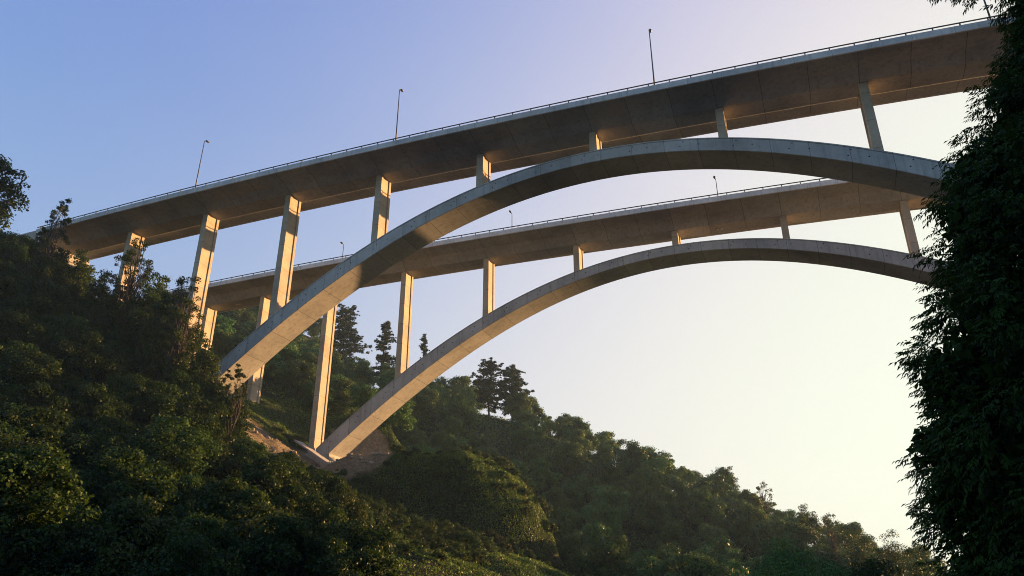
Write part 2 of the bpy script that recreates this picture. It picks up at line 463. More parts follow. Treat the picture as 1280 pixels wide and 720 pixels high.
        mb.mesh(vs, [(3,2,1,0),(4,5,6,7),(0,1,5,4),(1,2,6,5),(2,3,7,6),(3,0,4,7)])
        mb.build('footing', M['block'], root)
    return root

build_bridge(0, 'arch_bridge', 'nearer and higher of the two grey concrete arch bridges, carrying the tall lamps')
build_bridge(1, 'arch_bridge', 'farther concrete arch bridge seen below the nearer arch, springing from a bare ledge')

# ------------------------------------------------------------------ lamps
def make_lamp():
    r = empty('street_lamp')
    mb = MB()
    mb.box(-.2, .2, -.2, .2, 0, .05)
    mb.tube([(0, 0, .05), (0, 0, 4), (0, 0, 8), (0, 0, 11.7)], [.13, .11, .09, .07], 8)
    mb.tube([(0, 0, 11.7), (0.03, .12, 11.95), (0.06, .35, 12.05)], [.07, .065, .06], 8)
    mb.build('pole', M['lamp'], r, True)
    mb = MB()
    rings = []
    for q, a, b in ((0, .07, .06), (.1, .22, .14), (.45, .27, .17), (.8, .21, .14), (.95, .06, .05)):
        rings.append([(0.06 + a*math.cos(t), .25 + q, 12.04 + .10*q + b*math.sin(t)) for t in [j*math.pi/5 for j in range(10)]])
    mb.loft(rings)
    mb.build('lamp_head', M['lamp_head'], r, True)
    return r
def copy_tree(o, parent=None):
    c = o.copy(); COL.objects.link(c)
    if parent is not None: c.parent = parent
    for ch in o.children:
        copy_tree(ch, c)
    return c
lamp0 = make_lamp(); first = True
lamps = [(0, -105.25, 'tall lamp on the near bridge parapet, leftmost lamp in the sky'),
         (0, -60.35, 'tall lamp on the near bridge parapet, left of the arch crown'),
         (0, -14.94, 'tall lamp on the near bridge parapet, above the arch crown'),
         (0, 29.4, 'tall lamp on the near bridge, cut off at the top beside the right tree'),
         (1, -102.5, 'small distant lamp on the far bridge, seen between near piers at left'),
         (1, -57.1, 'small distant lamp on the far bridge, left of centre under the near arch'),
         (1, -11.5, 'small distant lamp on the far bridge, seen under the crown of the near arch'),
         (1, 34.0, 'small distant lamp poking above the near arch end beside the dark right tree')]
for k, x, lab in lamps:
    o = lamp0 if first else copy_tree(lamp0); first = False
    D = (D1, D2)[k]
    y = D + 0.55 if k == 0 else D + W - 0.55
    o.location = (x, y, float(deck_z(k, x)) + FAS - 0.40)
    o.rotation_euler = (0, 0, 0.0 if k == 0 else math.pi*0.97)
    tag(o, lab, 'street lamp', 'lamps along the two bridges')

# ------------------------------------------------------------------ foliage helpers
def unit(v):
    return v/np.maximum(np.linalg.norm(v, axis=-1, keepdims=True), 1e-9)
def rdirs(n, rng):
    return unit(rng.normal(size=(n, 3)))
def leaf_cards(c, t, nrm, L, Wd, tint):
    """folded diamond leaves: centre c, long axis t, normal nrm"""
    t = unit(t); b = unit(np.cross(nrm, t)); n2 = np.cross(t, b)
    L = np.asarray(L).reshape(-1, 1); Wd = np.asarray(Wd).reshape(-1, 1)
    base = c - t*L*0.5; tip = c + t*L*0.5 - n2*L*0.12
    m = c - t*L*0.05
    s1 = m + b*Wd*0.5 + n2*Wd*0.18; s2 = m - b*Wd*0.5 + n2*Wd*0.18
    n = len(c)
    v = np.stack([base, s1, tip, s2], 1).reshape(-1, 3)
    i = np.arange(n)*4
    f = np.stack([i, i+1, i+2, i+3], 1)
    return v, f, np.repeat(tint, 4)
def crown_clumps(rng, n, hc, r, rz, inner=0.35):
    d = rdirs(n, rng)
    rad = inner + (0.92 - inner)*rng.random((n, 1))**0.55
    c = d*rad*np.array([r, r, rz])
    c[:, :2] *= (1 - 0.28*np.clip(c[:, 2:3]/rz, -1, 1))
    c[:, 2] += hc
    cr = r*(0.15 + 0.19*rng.random(n)**1.3)
    return c, cr
def clump_leaves(rng, centers, radii, per, size, flat=0.75, droop=0.0):
    w = radii**2; cnt = np.maximum(6, (per*w/w.mean()).astype(int))
    idx = np.repeat(np.arange(len(centers)), cnt); n = len(idx)
    d = rdirs(n, rng); d[:, 2] = d[:, 2]*0.8 + 0.18; d = unit(d)
    rr = radii[idx][:, None]*(0.3 + 0.8*rng.random((n, 1))**0.6)
    # ragged outline: stray sprays
    rr *= 1 + 0.5*rng.random((n, 1))*(rng.random((n, 1)) > 0.8)
    off = d*rr; off[:, 2] *= flat
    c = centers[idx] + off
    nrm = unit(d*0.7 + np.array([0, 0, 0.5]) + 0.55*rng.normal(size=(n, 3)))
    t = np.cross(nrm, rng.normal(size=(n, 3))); t[:, 2] -= droop
    ctint = rng.random(len(centers))
    tint = np.clip(0.5*ctint[idx] + 0.5*rng.random(n), 0, 1)
    L = size*(0.6 + 0.8*rng.random(n))
    return leaf_cards(c, t, nrm, L, L*(0.5 + 0.25*rng.random(n)), tint)

def limb_path(a, b, rng, sag=0.15, n=5):
    a = np.array(a); b = np.array(b); L = np.linalg.norm(b - a)
    pts = []
    for i in range(n):
        s = i/(n-1); p = a + (b - a)*s
        p = p + np.array([0, 0, 1])*math.sin(s*math.pi)*L*sag + rng.normal(size=3)*L*0.03*(0 < i < n-1)
        pts.append(tuple(p))
    return pts

def make_broadleaf(name, seed, h=9.0, r=3.6, clumps=34, per=240, leaf=0.3, mat='leaf_a', base=0.28, sparse=False, trunk_r=0.2, tall=1.0):
    rng = np.random.default_rng(seed)
    hc = h*(base + (1-base)*0.5); rz = h*(1-base)*0.5*tall
    cen, cr = crown_clumps(rng, clumps, hc, r, rz, 0.2 if not sparse else 0.5)
    cr *= (0.62 if sparse else 1.0)
    v, f, tn = clump_leaves(rng, cen, cr, per, leaf)
    root = empty(name)
    mb = MB()
    lean = rng.normal(size=2)*0.05*h
    top = (lean[0], lean[1], h*0.78)
    tp = limb_path((0, 0, -0.8), top, rng, 0.0, 6)
    mb.tube(tp, [trunk_r*(1.25 - 1.0*i/5) for i in range(6)], 7)
    order = rng.permutation(len(cen))[:(16 if not sparse else len(cen))]
    for j in order:
        s = 0.35 + 0.5*rng.random(); i = s*5; i0 = int(i); fr = i - i0
        a = np.array(tp[i0])*(1-fr) + np.array(tp[min(i0+1, 5)])*fr
        a[2] = min(a[2], cen[j][2])
        mb.tube(limb_path(a, cen[j], rng, 0.10, 4), [trunk_r*.42, trunk_r*.3, trunk_r*.2, trunk_r*.1], 5)
    mb.build('trunk', M['bark'], root, True)
    obj('crown', np_mesh('crown', v, f, {'tint': tn}), M[mat], root)
    return root

def make_pine(name, seed, h=14.0, r=3.4, whorls=13, start=0.22, per=34, shape=0.75):
    rng = np.random.default_rng(seed)
    root = empty(name); mb = MB()
    lean = rng.normal(size=2)*0.035*h
    mb.tube([(lean[0]*s, lean[1]*s, h*s - (0.8 if s == 0 else 0)) for s in (0, .3, .6, .85, 1.0)], [h*.018, h*.014, h*.010, h*.005, h*.002], 7)
    C, T = [], []
    for wv in range(whorls):
        s = start + (1 - start)*(wv/(whorls-1))**0.95*0.985
        z = h*s
        env = r*(min(1, (1 - s)/(1-start)*1.15 + 0.05))**shape*(0.75 + 0.45*rng.random())
        nb = int(rng.integers(4, 7))
        a0 = rng.random()*6.28
        for q in range(nb):
            if rng.random() < 0.2: continue
            an = a0 + q*6.283/nb + rng.normal()*0.3
            L = env*(0.35 + 0.8*rng.random()); zj = z + rng.normal()*h/whorls*0.5
            tip = np.array([math.cos(an)*L, math.sin(an)*L, zj + L*(0.22 - 0.2*(1-s) + 0.16*rng.normal())])
            a = np.array([lean[0]*s, lean[1]*s, min(zj, h*0.97)])
            pts = limb_path(a, tip, rng, -0.05, 4)
            mb.tube(pts, [h*.005, h*.004, h*.003, h*.0015], 4)
            for p_ in np.linspace(0.25, 1.0, max(3, int(L/0.6))):
                cpt = a + (tip - a)*p_
                spread = 0.22*L*(1.2 - p_) + 0.25
                for kk in range(4):
                    C.append(cpt + np.array([rng.normal()*spread, rng.normal()*spread, abs(rng.normal())*0.32]))
                    T.append(tip - a)
    C = np.array(C); T = unit(np.array(T))
    n = per; idx = np.repeat(np.arange(len(C)), n)
    d = rdirs(len(idx), rng); d[:, 2] = d[:, 2]*0.5 + 0.25; d = unit(d + 0.5*T[idx])
    L = 0.5*(0.6 + 0.7*rng.random(len(idx)))
    c = C[idx] + d*L[:, None]*0.65
    nrm = unit(np.cross(d, rng.normal(size=d.shape)))
    tint = np.clip(0.5*rng.random(len(C))[idx] + 0.5*rng.random(len(idx)), 0, 1)
    v, f, tn = leaf_cards(c, d, nrm, L, L*0.34, tint)
    mb.build('trunk', M['bark_red'], root, True)
    obj('crown', np_mesh('crown', v, f, {'tint': tn}), M['needle'], root)
    return root

class Proto:
    """hands out the prototype first, then copies"""
    def __init__(self, root): self.root = root; self.used = False
    def get(self):
        if not self.used:
            self.used = True; return self.root
        return copy_tree(self.root)

def put(pr, x, y, s=1.0, rz=None, sink=0.15, tilt=0.0, z=None):
    o = pr.get()
    o.location = (x, y, (float(H(x, y)) if z is None else z) - sink)
    o.rotation_euler = (random.uniform(-tilt, tilt), random.uniform(-tilt, tilt), random.uniform(0, 6.28) if rz is None else rz)
    o.scale = (s*random.uniform(.9, 1.1), s*random.uniform(.9, 1.1), s)
    return o

# camera frame, used only to leave out plants the photograph cannot see
CP, CYAW, CROLL, FPX = 0.419905, 0.386141, -0.000983, 948.46
fw = np.array([-math.sin(CYAW)*math.cos(CP), math.cos(CYAW)*math.cos(CP), math.sin(CP)])
rt = np.array([math.cos(CYAW), math.sin(CYAW), 0.0]); up = np.cross(rt, fw)
def in_view(x, y, z, mx=140, my=160):
    p = np.array([x, y, z]); d = p @ fw
    if d < 2: return False
    u = 640 + FPX*(p @ rt)/d; v = 360 - FPX*(p @ up)/d
    return -mx < u < 1280 + mx and -my < v < 720 + my

def scatter(x0, x1, y0, y1, dmin, ok, tries=9000, seed=1, limit=999):
    rng = random.Random(seed); pts = []
    cell = {}
    for _ in range(tries):
        if len(pts) >= limit: break
        x = rng.uniform(x0, x1); y = rng.uniform(y0, y1)
        if not ok(x, y): continue
        k = (int(x//dmin), int(y//dmin)); bad = False
        for a in (-1, 0, 1):
            for b in (-1, 0, 1):
                for q in cell.get((k[0]+a, k[1]+b), ()):
                    if (q[0]-x)**2 + (q[1]-y)**2 < dmin*dmin: bad = True
        if bad: continue
        cell.setdefault(k, []).append((x, y)); pts.append((x, y))
    return pts

# ------------------------------------------------------------------ tree kinds
near_a = Proto(make_broadleaf('broadleaf_tree', 21, 9.5, 3.7, 78, 300, 0.25, 'leaf_a', 0.18))
near_b = Proto(make_broadleaf('broadleaf_tree', 22, 10.5, 3.5, 82, 300, 0.24, 'leaf_b', 0.16))
near_c = Proto(make_broadleaf('broadleaf_tree', 23, 8.5, 3.6, 74, 300, 0.24, 'leaf_c', 0.15))
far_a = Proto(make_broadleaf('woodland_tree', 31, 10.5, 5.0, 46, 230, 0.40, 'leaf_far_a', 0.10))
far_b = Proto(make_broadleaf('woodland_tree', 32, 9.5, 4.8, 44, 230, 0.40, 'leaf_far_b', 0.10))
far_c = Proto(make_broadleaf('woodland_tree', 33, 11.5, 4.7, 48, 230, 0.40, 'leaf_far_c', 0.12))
shrub_a = Proto(make_broadleaf('shrub', 41, 2.6, 1.6, 16, 170, 0.16, 'leaf_b', 0.02, trunk_r=0.05))
shrub_b = Proto(make_broadleaf('shrub', 42, 2.2, 1.9, 15, 170, 0.17, 'leaf_c', 0.02, trunk_r=0.05))

NKIND = ['dark', 'mid green', 'olive']
# --- left foreground slope, in front of the near bridge
LAZ = [-2.2, -1.882, -1.697, -1.522, -1.407, -1.317, -1.222, -1.129, -1.054, -0.998, -0.941, -0.869, -0.799, -0.75, -0.686, -0.649, -0.622, -0.603]
LEL = [0.9, 0.881, 0.839, 0.788, 0.73, 0.663, 0.634, 0.596, 0.526, 0.455, 0.364, 0.280, 0.246, 0.232, 0.216, 0.157, 0.099, 0.056]
def ok_near(x, y):
    z = float(H(x, y))
    if y > (91.5 if x < -104 else 88): return False
    if x > -33 - 0.22*(y - 40): return False
    # keep the sight line to the near arch foot and the bridge ends open
    top = z + 5.5
    az = x/y; el = top/y
    lim = np.interp(az, LAZ, LEL)
    return el < lim + 0.03 and in_view(x, y, z + 4)
pts = scatter(-185, -30, 34, 91.5, 5.0, ok_near, 20000, 5, 210)
for x, y in pts:
    j = random.choices((0, 1, 2), (5, 4, 3))[0]
    az = x/y
    z = float(H(x, y))
    lim = float(np.interp(az, LAZ, LEL))
    hmax = lim*y - z
    s = min(random.uniform(0.8, 1.35), max(0.45, hmax/9.3*1.03))
    o = put((near_a, near_b, near_c)[j], x, y, s, tilt=0.08)
    tag(o, '%s leafy tree crowding the steep slope left of and below the near bridge' % NKIND[j].capitalize(), 'tree', '%s trees on the left foreground slope' % NKIND[j])

# --- wood on the hillside behind the far bridge
def ok_far(x, y):
    z = float(H(x, y))
    if y < np.interp(x, [-200, -90, -60, -35, -10, 20], [151, 151, 150, 140, 130, 128]): return False
    if x > 20 + 0.12*(y - 150): return False
    if bare(x, y) > 0.45: return False
    if 196 < y and min(abs(x/y - p_) for p_ in (-0.725, -0.70, -0.648, -0.63, -0.455, -0.44, -0.42)) < 0.014: return False
    return in_view(x, y, z + 4, 40, 60) and x/y < 0.16
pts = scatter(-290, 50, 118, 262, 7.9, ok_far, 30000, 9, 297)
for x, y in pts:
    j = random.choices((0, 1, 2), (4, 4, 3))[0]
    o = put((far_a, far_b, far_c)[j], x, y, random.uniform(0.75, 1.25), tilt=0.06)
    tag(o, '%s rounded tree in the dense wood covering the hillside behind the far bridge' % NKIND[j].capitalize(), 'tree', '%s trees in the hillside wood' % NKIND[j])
print('near/far trees', len(pts))

def ray(u, v):
    d = fw + (u - 640)/FPX*rt - (v - 360)/FPX*up
    return d/d[1]
# --- pines on the ridge
def pine_at(u_top, v_top, y, seed, h, r, label, **kw):
    d = ray(u_top, v_top); x = d[0]*y
    z = d[2]*y - h
    zz = float(H(x, y))
    hh = d[2]*y - zz + 0.2
    p = make_pine('pine_tree', seed, hh, r, **kw)
    p.location = (x, y, zz - 0.2)
    tag(p, label, 'pine tree', 'pines on the wooded ridge')
pine_at(432, 386, 228, 51, 16, 8.8, 'broad dark pine on the ridge, between the far arch foot pier and the next pier', whorls=17, shape=0.42)
pine_at(483, 405, 230, 52, 14, 5.6, 'narrower dark pine just left of the tall far bridge pier standing on its arch', whorls=15, shape=0.5)
pine_at(531, 423, 236, 53, 9, 3.0, 'small pointed pine top peeping above the far arch rib', whorls=10, shape=0.8)
pine_at(612, 453, 235, 54, 15, 6.6, 'taller left one of the paired pines on the open skyline below the far arch', whorls=16, shape=0.45)
pine_at(640, 463, 238, 55, 13, 6.2, 'shorter right one of the paired pines on the open skyline below the far arch', whorls=15, shape=0.48)

# --- skyline trees that stand out
def special(u, v, y, seed, label, h=None, **kw):
    d = ray(u, v); x = d[0]*y; zz = float(H(x, y)); h = d[2]*y - zz
    t = make_broadleaf('skyline_tree', seed, h=max(3.0, h*0.98), **kw)
    t.location = (x, y, zz - 0.1)
    tag(t, label, 'tree', 'single trees along the right skyline')
special(905, 577, 246, 61, 'round topped tree rising above the right slope skyline, uphill of the thin pale one', r=3.6, clumps=50, per=75, leaf=0.36, mat='leaf_a', base=0.35)
special(952, 598, 246, 62, 'thin see-through tree with pale lit leaves on the right slope skyline', r=3.4, clumps=42, per=30, leaf=0.34, mat='leaf_c', base=0.3, sparse=True)
special(1005, 624, 215, 63, 'leafy tree at the foot of the skyline slope, left of the airy gap tree', r=3.6, clumps=60, per=80, leaf=0.32, mat='leaf_a', base=0.2)
special(1032, 632, 200, 64, 'airy tree with sky showing through its crown near the valley bottom', r=3.6, clumps=56, per=38, leaf=0.30, mat='leaf_b', base=0.2, sparse=True)
special(1068, 643, 185, 65, 'dense round tree in the valley gap, left of the last tree before the dark foliage', r=4.2, clumps=80, per=100, leaf=0.28, mat='leaf_a', base=0.12)
special(1108, 652, 178, 66, 'dense tree in the valley gap touching the dark foliage at the right', r=4.4, clumps=80, per=100, leaf=0.28, mat='leaf_a', base=0.12)
special(1140, 662, 170, 67, 'small tree half hidden by the edge of the dark right tree', r=3.6, clumps=70, per=90, leaf=0.28, mat='leaf_b', base=0.12)
special(985, 662, 78, 68, 'fresh green bushy tree at the bottom edge below the wooded slope', r=5.2, clumps=120, per=170, leaf=0.20, mat='leaf_far_b', base=0.08)
special(1075, 690, 84, 69, 'low dark bushy tree at the bottom edge right of the fresh green one', r=4.6, clumps=110, per=150, leaf=0.20, mat='leaf_a', base=0.08)

# --- distinctive trees on the left
def left_special(name, u, v, y, seed, label, hmul=1.0, **kw):
    d = ray(u, v); x = d[0]*y; zz = float(H(x, y)); h = (d[2]*y - zz)*hmul
    t = make_broadleaf(name, seed, h=max(2.5, h), **kw)
    t.location = (x, y, zz - 0.1)
    tag(t, label, 'tree')
left_special('broadleaf_tree', 8, 190, 64, 71, 'tall tree at the left frame edge with its crown against the blue sky', r=4.6, clumps=80, per=70, leaf=0.5, mat='leaf_a', base=0.62, trunk_r=0.3)
left_special('young_tree', 82, 243, 84, 72, 'young tree with a thin twiggy top in front of the near bridge end', r=2.6, clumps=70, per=90, leaf=0.26, mat='leaf_a', base=0.25, tall=1.05, sparse=True)
left_special('young_tree', 178, 288, 86, 73, 'slender tree with loose leaves in front of the leftmost near bridge pier', r=3.6, clumps=110, per=75, leaf=0.26, mat='leaf_a', base=0.25, sparse=True)
left_special('young_tree', 240, 335, 84, 74, 'tree with scattered leaves hiding the foot of the second pier', r=3.6, clumps=110, per=90, leaf=0.25, mat='leaf_c', base=0.2, sparse=True)
left_special('sapling', 298, 448, 82, 75, 'thin forked sapling in front of the near arch foot', r=2.0, clumps=60, per=60, leaf=0.24, mat='leaf_c', base=0.45, sparse=True, trunk_r=0.11)
left_special('sapling', 262, 420, 85, 76, 'wispy sapling just left of the near arch foot', r=2.2, clumps=70, per=60, leaf=0.24, mat='leaf_b', base=0.35, sparse=True, trunk_r=0.1)

scr = [(30, 290, 88), (58, 292, 87), (108, 310, 88), (135, 338, 88), (158, 345, 87), (196, 338, 88), (216, 352, 86), (228, 372, 84), (205, 330, 91), (246, 398, 88), (262, 432, 84), (276, 474, 85)]
for i, (u, v, y) in enumerate(scr):
    left_special('feathery_tree', u, v, y, 80 + i, 'feathery tree screening the feet of the leftmost near bridge piers', r=2.6 + 0.9*random.random(), clumps=100, per=75, leaf=0.31,
                 mat=('leaf_a', 'leaf_c', 'leaf_b')[i % 3], base=0.12 + 0.12*random.random(), tall=1.02)
for o in list(COL.objects):
    if o.name.startswith('feathery_tree'): o['group'] = 'feathery trees at the pier feet'

# --- shrubs on the ledge and gully
def ok_shrub(x, y):
    q = math.hypot((x + 83)/20.0, (y - 138)/13.5)
    if bare(x, y) > 0.4: return False
    if -101 < x < -83 and 114 < y and q < 1.32: return False
    return (0.9 < q < 2.0 and y < 150 and x < -38) or (y < 122 and y > 84 and -92 < x < -36 and x < -44 - 0.1*(y-84))
pts = scatter(-104, -36, 84, 150, 2.0, ok_shrub, 14000, 3, 280)
for i, (x, y) in enumerate(pts):
    j = i % 2
    o = put((shrub_a, shrub_b)[j], x, y, random.uniform(0.4, 1.15), tilt=0.25)
    tag(o, ('Leafy green shrub on the overgrown bank below the far arch footing', 'Low spreading olive shrub on the overgrown bank below the far arch footing')[j], 'shrub', ('green shrubs on the bank', 'olive shrubs on the bank')[j])

# ------------------------------------------------------------------ undergrowth (one uncountable cover)
def undergrowth():
    rng = np.random.default_rng(77)
    V, F, T = [], [], []; off = 0
    def add(n, x0, x1, y0, y1, size, hgt, seedok, blade=0.5, lim=0.42):
        nonlocal off
        x = rng.uniform(x0, x1, n); y = rng.uniform(y0, y1, n)
        pat = wav(x, y, 2.3, 1.0)*0.5 + wav(x, y, 0.9, 3.0)*0.35 + wav(x, y, 6.0, 5.0)*0.3
        keep = (bare(x, y) + 0.15*pat < lim) & seedok(x, y)
        x, y, pat = x[keep], y[keep], pat[keep]; n = len(x)
        z = H(x, y)
        dome = hgt*np.clip(0.35 + 0.75*pat, 0.05, 1.3)
        c = np.stack([x, y, z + dome*rng.random(n)**0.6], 1)
        t = rng.normal(size=(n, 3))*0.7; t[:, 2] += blade
        nrm = rng.normal(size=(n, 3)); nrm[:, 2] += 0.5
        L = size*(0.6 + 0.8*rng.random(n))
        tint = np.clip(0.45 + 0.4*wav(x, y, 4.0, 7.0) + 0.45*(rng.random(n)-0.5), 0, 1)
        v, f, tn = leaf_cards(c, t, nrm, L, L*0.45, tint)
        V.append(v); F.append(f + off); T.append(tn); off += len(v)
    add(150000, -125, -34, 86, 160, 0.30, 1.0, lambda x, y: x < -30)
    add(60000, -104, -48, 116, 152, 0.26, 1.5, lambda x, y: wav(x, y, 2.0, 9.0) > 0.1, 0.9)
    add(110000, -104, -44, 114, 160, 0.34, 1.3, lambda x, y: np.abs(np.hypot((x + 83)/20.0, (y - 138)/13.5) - 1.4) < 0.38, 0.6)
    add(9000, -112, -72, 103, 152, 0.34, 0.5, lambda x, y: wav(x, y, 1.3, 4.0) + 0.5*wav(x, y, 3.3, 8.0) > 0.55, 0.8, 9.0)
    add(70000, -190, 60, 150, 250, 0.6, 1.6, lambda x, y: x/y < 0.2)
    add(60000, -60, 30, 90, 170, 0.4, 1.2, lambda x, y: y > 95 - 0.2*x)
    add(90000, -170, -20, 32, 92, 0.34, 1.4, lambda x, y: x < -18)
    o = obj('undergrowth', np_mesh('undergrowth', np.concatenate(V), np.concatenate(F), {'tint': np.concatenate(T)}), M['scrub'])
    tag(o, 'Tangled brambles, grass and low leaves covering the valley slopes', 'undergrowth', kind='stuff')
undergrowth()

# ------------------------------------------------------------------ boulders and slab at the far footing
def boulder_mesh(seed):
    import bmesh
    rng = random.Random(seed); bm = bmesh.new()
    bmesh.ops.create_icosphere(bm, subdivisions=2, radius=0.5)
    cuts = [Vector((rng.gauss(0, 1), rng.gauss(0, 1), rng.gauss(0, 1))).normalized() for _ in range(9)]
    for v in bm.verts:
        for cdir in cuts:
            d = v.co.dot(cdir)
            if d > 0.36: v.co -= cdir*(d - 0.36)*0.85
        v.co += Vector((rng.gauss(0, 1), rng.gauss(0, 1), rng.gauss(0, 1)))*0.012
        v.co.z *= 0.75
    me = bpy.data.meshes.new('boulder'); bm.to_mesh(me); bm.free(); return me
bm_ = [boulder_mesh(s) for s in (1, 2, 3, 4)]
for me in bm_: me.materials.append(M['rock'])
brng = random.Random(4)
for i in range(110):
    if 44 <= i < 70:
        x = brng.uniform(-99, -88); y = brng.uniform(141, 146)
    elif i < 28 or i >= 70:
        x = brng.uniform(-92, -77); y = brng.uniform(121, 128)
    else:
        x = brng.uniform(-102, -88); y = brng.uniform(106, 118)
    o = link(bpy.data.objects.new('boulder', bm_[i % 4]))
    s = brng.uniform(0.35, 1.15)
    o.location = (x, y, float(H(x, y)) + 0.1*s)
    o.rotation_euler = (brng.uniform(-.5, .5), brng.uniform(-.5, .5), brng.uniform(0, 6.3)); o.scale = (s, s*brng.uniform(.7, 1.2), s*brng.uniform(.7, 1.1))
    if i < 28 or i >= 70: tag(o, 'Rough stone lying on the bare bank beside the far arch footing', 'boulder', 'stones by the far arch footing')
    elif i >= 44: tag(o, 'Rough stone fallen at the foot of the bare scarp behind the far arch', 'boulder', 'stones under the scarp')
    else: tag(o, 'Rough stone in the rubble between the near arch foot and the far pier', 'boulder', 'stones between the two arch feet')

mb = MB()
mb.mesh([(-98.6, 125.2, 34.4), (-89.6, 125.0, 28.9), (-89.6, 127.6, 28.9), (-98.6, 127.9, 34.4), (-98.6, 125.2, 34.75), (-89.6, 125.0, 29.25), (-89.6, 127.6, 29.25), (-98.6, 127.9, 34.75)],
        [(3,2,1,0),(4,5,6,7),(0,1,5,4),(1,2,6,5),(2,3,7,6),(3,0,4,7)])
tag(mb.build('concrete_apron', M['block']), 'Pale sloping concrete apron in front of the far arch footing', 'concrete slab')
for i, (lab, lean) in enumerate((('Pale plank leaning at the foot of the sloping apron, left of its twin', 0.5), ('Pale plank leaning at the foot of the sloping apron, right of its twin', 0.62))):
    x = -89.0 + 0.75*i
    mb = MB(); mb.box(-.32, .32, -.06, .06, -.2, 2.5)
    o = tag(mb.build('plank', M['slab']), lab, 'plank', 'planks at the footing')
    o.location = (x, 125.3, float(H(x, 125.3)) - 0.1 if False else 27.6); o.rotation_euler = (-0.25, -lean, 0)

# ------------------------------------------------------------------ dark near tree at the right
def right_tree():
    rng = np.random.default_rng(91)
    ed_z = np.array([-1, 1.0, 1.35, 2.2, 2.7, 3.85, 4.9, 5.8, 6.4, 7.5, 8.2, 9.1, 9.8, 10.6, 11.4, 12.3, 13.2, 13.7, 14.5, 15.8, 17.0, 20.0, 23.0, 25.0])
    ed_x = np.array([1.9, 1.6, 1.67, 1.75, 1.65, 1.62, 2.2, 2.1, 2.3, 3.1, 3.0, 3.05, 3.35, 3.7, 4.25, 5.0, 5.3, 6.0, 6.25, 6.4, 6.6, 6.9, 7.6, 8.4])
    ed_x = ed_x - 0.06*(1 - np.clip((ed_z - 9)/4, 0, 1))
    cx, cy = 8.2, 20.0
    root = empty('leafy_tree', (cx, cy, float(H(cx, cy))))
    gz = float(H(cx, cy))
    C, cr = [], []
    # boughs: clumps that reach out to the edge all around the stem
    for z in np.arange(-0.4, 24.0, 0.42):
        rad = cx - float(np.interp(z, ed_z, ed_x))
        m = max(6, int(rad*5.6))
        a0 = rng.random()*6.28
        for q in range(m):
            a = a0 + q*6.283/m + rng.normal()*0.15
            f = (1.0 if rng.random() < 0.40 else 0.50 + 0.48*rng.random())
            rc = 0.42 + 0.35*rng.random()
            ro = max(0.2, (rad - rc*0.85)*f*(0.93 + 0.07*rng.random()))
            C.append((math.cos(a)*ro, math.sin(a)*ro*0.85, z - gz + rng.normal()*0.12)); cr.append(rc)
    C = np.array(C); cr = np.array(cr)
    # branch hanging into the top of the frame
    ex = np.array([(-2.6, 0.1, 17.0 - gz), (-2.2, 0.3, 16.75 - gz), (-3.0, -0.2, 16.95 - gz), (-1.9, -.3, 16.9 - gz)])
    C = np.concatenate([C, ex]); cr = np.concatenate([cr, [0.4, 0.35, 0.33, 0.45]])
    # compound drooping leaves: rachis with paired leaflets
    tw = 42; idx = np.repeat(np.arange(len(C)), tw); n = len(idx)
    d = rdirs(n, rng); d[:, 2] = d[:, 2]*0.75 + 0.1; d = unit(d)
    base = C[idx] + d*cr[idx][:, None]*(0.35 + 0.55*rng.random((n, 1)))
    out = C[idx].copy(); out[:, 2] = 0; out = unit(out)
    ax = unit(0.7*out + 0.5*d + np.array([0, 0, -0.55]) + 0.25*rng.normal(size=(n, 3)))
    Lr = 0.18 + 0.15*rng.random(n)
    up_ = unit(np.array([0, 0, 1.0]) - ax*ax[:, 2:3]); sd = np.cross(ax, up_)
    ct = rng.random(len(C))
    Cc, Tt, Nn, LL, TT = [], [], [], [], []
    for k2 in range(7):
        s = (k2//2 + 1)/4.0
        side = 0 if k2 == 6 else (1 if k2 % 2 else -1)
        tdir = unit(ax*0.75 + sd*side*0.75 + np.array([0, 0, -0.28]) + 0.18*rng.normal(size=(n, 3)))
        L = Lr*(0.50 if side else 0.56)*(0.8 + 0.4*rng.random(n))
        Cc.append(base + ax*(Lr*s)[:, None] + tdir*(L*0.5)[:, None]); Tt.append(tdir)
        Nn.append(unit(up_ + 0.35*rng.normal(size=(n, 3)))); LL.append(L)
        TT.append(np.clip(0.5*ct[idx] + 0.5*rng.random(n), 0, 1))
    Cc = np.concatenate(Cc); Tt = np.concatenate(Tt); Nn = np.concatenate(Nn); LL = np.concatenate(LL); TT = np.concatenate(TT)
    # larger, darker-tinted filler leaves added inside the crown to block the sky
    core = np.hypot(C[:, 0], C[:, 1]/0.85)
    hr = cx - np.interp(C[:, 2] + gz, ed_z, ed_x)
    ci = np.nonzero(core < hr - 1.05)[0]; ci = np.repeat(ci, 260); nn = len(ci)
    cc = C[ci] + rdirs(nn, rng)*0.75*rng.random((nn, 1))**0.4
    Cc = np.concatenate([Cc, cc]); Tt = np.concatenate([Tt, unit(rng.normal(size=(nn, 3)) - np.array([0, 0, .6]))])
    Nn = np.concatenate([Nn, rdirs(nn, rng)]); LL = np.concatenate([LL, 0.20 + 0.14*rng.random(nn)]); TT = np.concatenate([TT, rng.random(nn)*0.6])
    WW = LL*np.where(np.arange(len(LL)) >= len(LL) - nn, 0.62, 0.36)
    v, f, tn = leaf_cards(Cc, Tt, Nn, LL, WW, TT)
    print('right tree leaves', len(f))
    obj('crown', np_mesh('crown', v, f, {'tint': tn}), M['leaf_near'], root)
    mb = MB()
    tp = [(0.25*math.sin(i), 0.2*math.cos(i*1.3), -0.6 + 25*i/9) for i in range(10)]
    mb.tube(tp, [0.42 - 0.04*i for i in range(10)], 10)
    sel = rng.permutation(len(C))[:150]
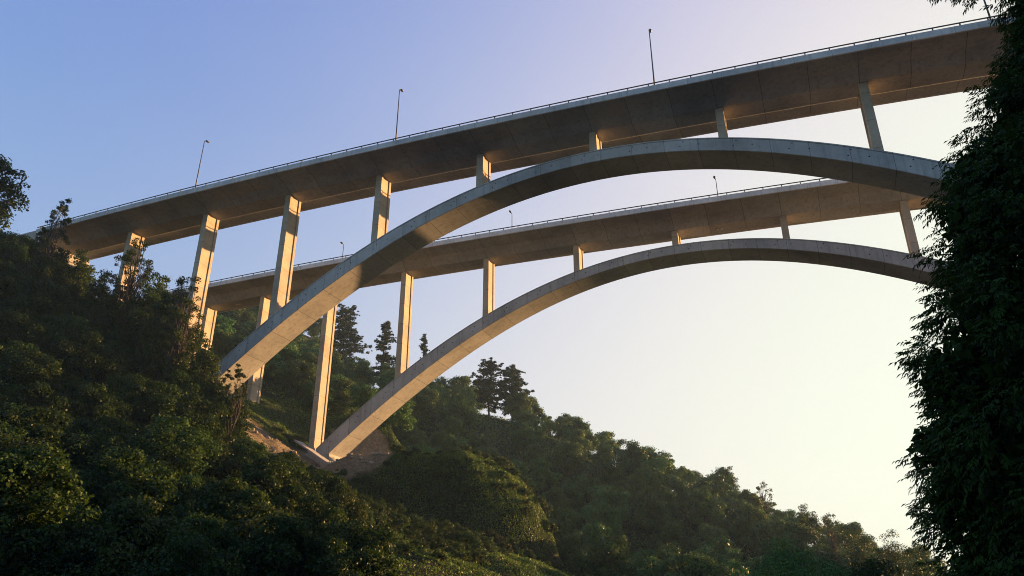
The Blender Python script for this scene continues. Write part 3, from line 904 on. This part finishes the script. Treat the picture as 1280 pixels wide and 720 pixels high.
    for j in sel:
        z = max(0.5, C[j][2] - 0.6 - 0.35*np.hypot(C[j][0], C[j][1]))
        i = min(8.9, (z + 0.6)/25*9); a = np.array(tp[int(i)])*(1-i % 1) + np.array(tp[int(i)+1])*(i % 1)
        mb.tube(limb_path(a, C[j], rng, 0.06, 4), [0.07, 0.05, 0.035, 0.015], 5)
    mb.tube(limb_path((0, 0, 16.0 - gz), (-2.9, 0, 17.0 - gz), rng, 0.08, 5), [0.08, 0.06, 0.05, 0.03, 0.015], 5)
    mb.build('trunk', M['bark'], root, True)
    tag(root, 'Tall dark leafy tree close to the camera filling the right edge of the picture', 'tree')
right_tree()

# ------------------------------------------------------------------ hazy evening air
mb = MB(); mb.box(-806, 806, -306, 906, float(GZ.min()) - 1.0, 150)
m, nt, out = new_mat('evening_haze')
pv = nt.nodes.new('ShaderNodeVolumePrincipled')
pv.inputs['Color'].default_value = (0.5, 0.78, 1.0, 1); pv.inputs['Density'].default_value = 0.00018; pv.inputs['Anisotropy'].default_value = 0.25
nt.links.new(pv.outputs[0], out.inputs['Volume'])
hz = mb.build('haze', m); tag(hz, 'Thin evening haze filling the valley', 'haze', kind='stuff')
print('terrain top', GZ.max())

# ------------------------------------------------------------------ sky, sun, camera
SUN = Vector((0.68, 1.0, 0.128)).normalized()
el = math.asin(SUN.z); azr = math.atan2(SUN.x, SUN.y)
w = bpy.data.worlds.new("World"); sc.world = w; w.use_nodes = True
nt = w.node_tree; nt.nodes.clear()
sky = nt.nodes.new('ShaderNodeTexSky'); sky.sky_type = 'NISHITA'; sky.sun_disc = False
sky.sun_elevation = el; sky.sun_rotation = azr
sky.altitude = 100; sky.air_density = 1.0; sky.dust_density = 7.0; sky.ozone_density = 5.0
bg = nt.nodes.new('ShaderNodeBackground'); bg.inputs[1].default_value = 0.15
ow = nt.nodes.new('ShaderNodeOutputWorld')
# film-like shoulder on the sky's radiance: the glow rolls off instead of clipping
v2 = mix_c(nt, 1.0, sky.outputs[0], sky.outputs[0], 'MULTIPLY')
vb = mix_c(nt, 1.0, v2, (0.212**2, 0.505**2, 0.478**2), 'ADD')
vq = mix_c(nt, 1.0, v2, vb, 'DIVIDE')
wb = mix_c(nt, 1.0, vq, (1.05, 1.135, 0.96), 'MULTIPLY')
nt.links.new(wb, bg.inputs[0]); nt.links.new(bg.outputs[0], ow.inputs[0])

sun = bpy.data.lights.new('sun', 'SUN'); sun.energy = 3.1; sun.angle = R(0.5); sun.color = (1.0, 0.54, 0.22)
so = bpy.data.objects.new('sun', sun); link(so)
so.rotation_euler = (-SUN).to_track_quat('-Z', 'Y').to_euler()

cam = bpy.data.cameras.new('camera'); co = link(bpy.data.objects.new('camera', cam))
cam.sensor_width = 36; cam.lens = FPX/1280*36; cam.clip_end = 5000; cam.clip_start = 0.1
r2 = rt*math.cos(CROLL) + up*math.sin(CROLL); u2 = -rt*math.sin(CROLL) + up*math.cos(CROLL)
mw = Matrix(((r2[0], u2[0], -fw[0], 0), (r2[1], u2[1], -fw[1], 0), (r2[2], u2[2], -fw[2], 0), (0, 0, 0, 1)))
co.matrix_world = mw
sc.camera = co
vs = sc.view_settings
sc.display_settings.display_device = 'sRGB'
vs.view_transform = 'Standard'; vs.look = 'None'; vs.exposure = 2.6; vs.gamma = 1.0; vs.use_curve_mapping = False
sc.cycles.max_bounces = 6; sc.cycles.diffuse_bounces = 4; sc.cycles.transmission_bounces = 4; sc.cycles.volume_bounces = 0
sc.cycles.use_denoising = True
sc.cycles.denoiser = 'OPENIMAGEDENOISE'
sc.cycles.denoising_prefilter = 'NONE'
sc.cycles.filter_width = 1.0
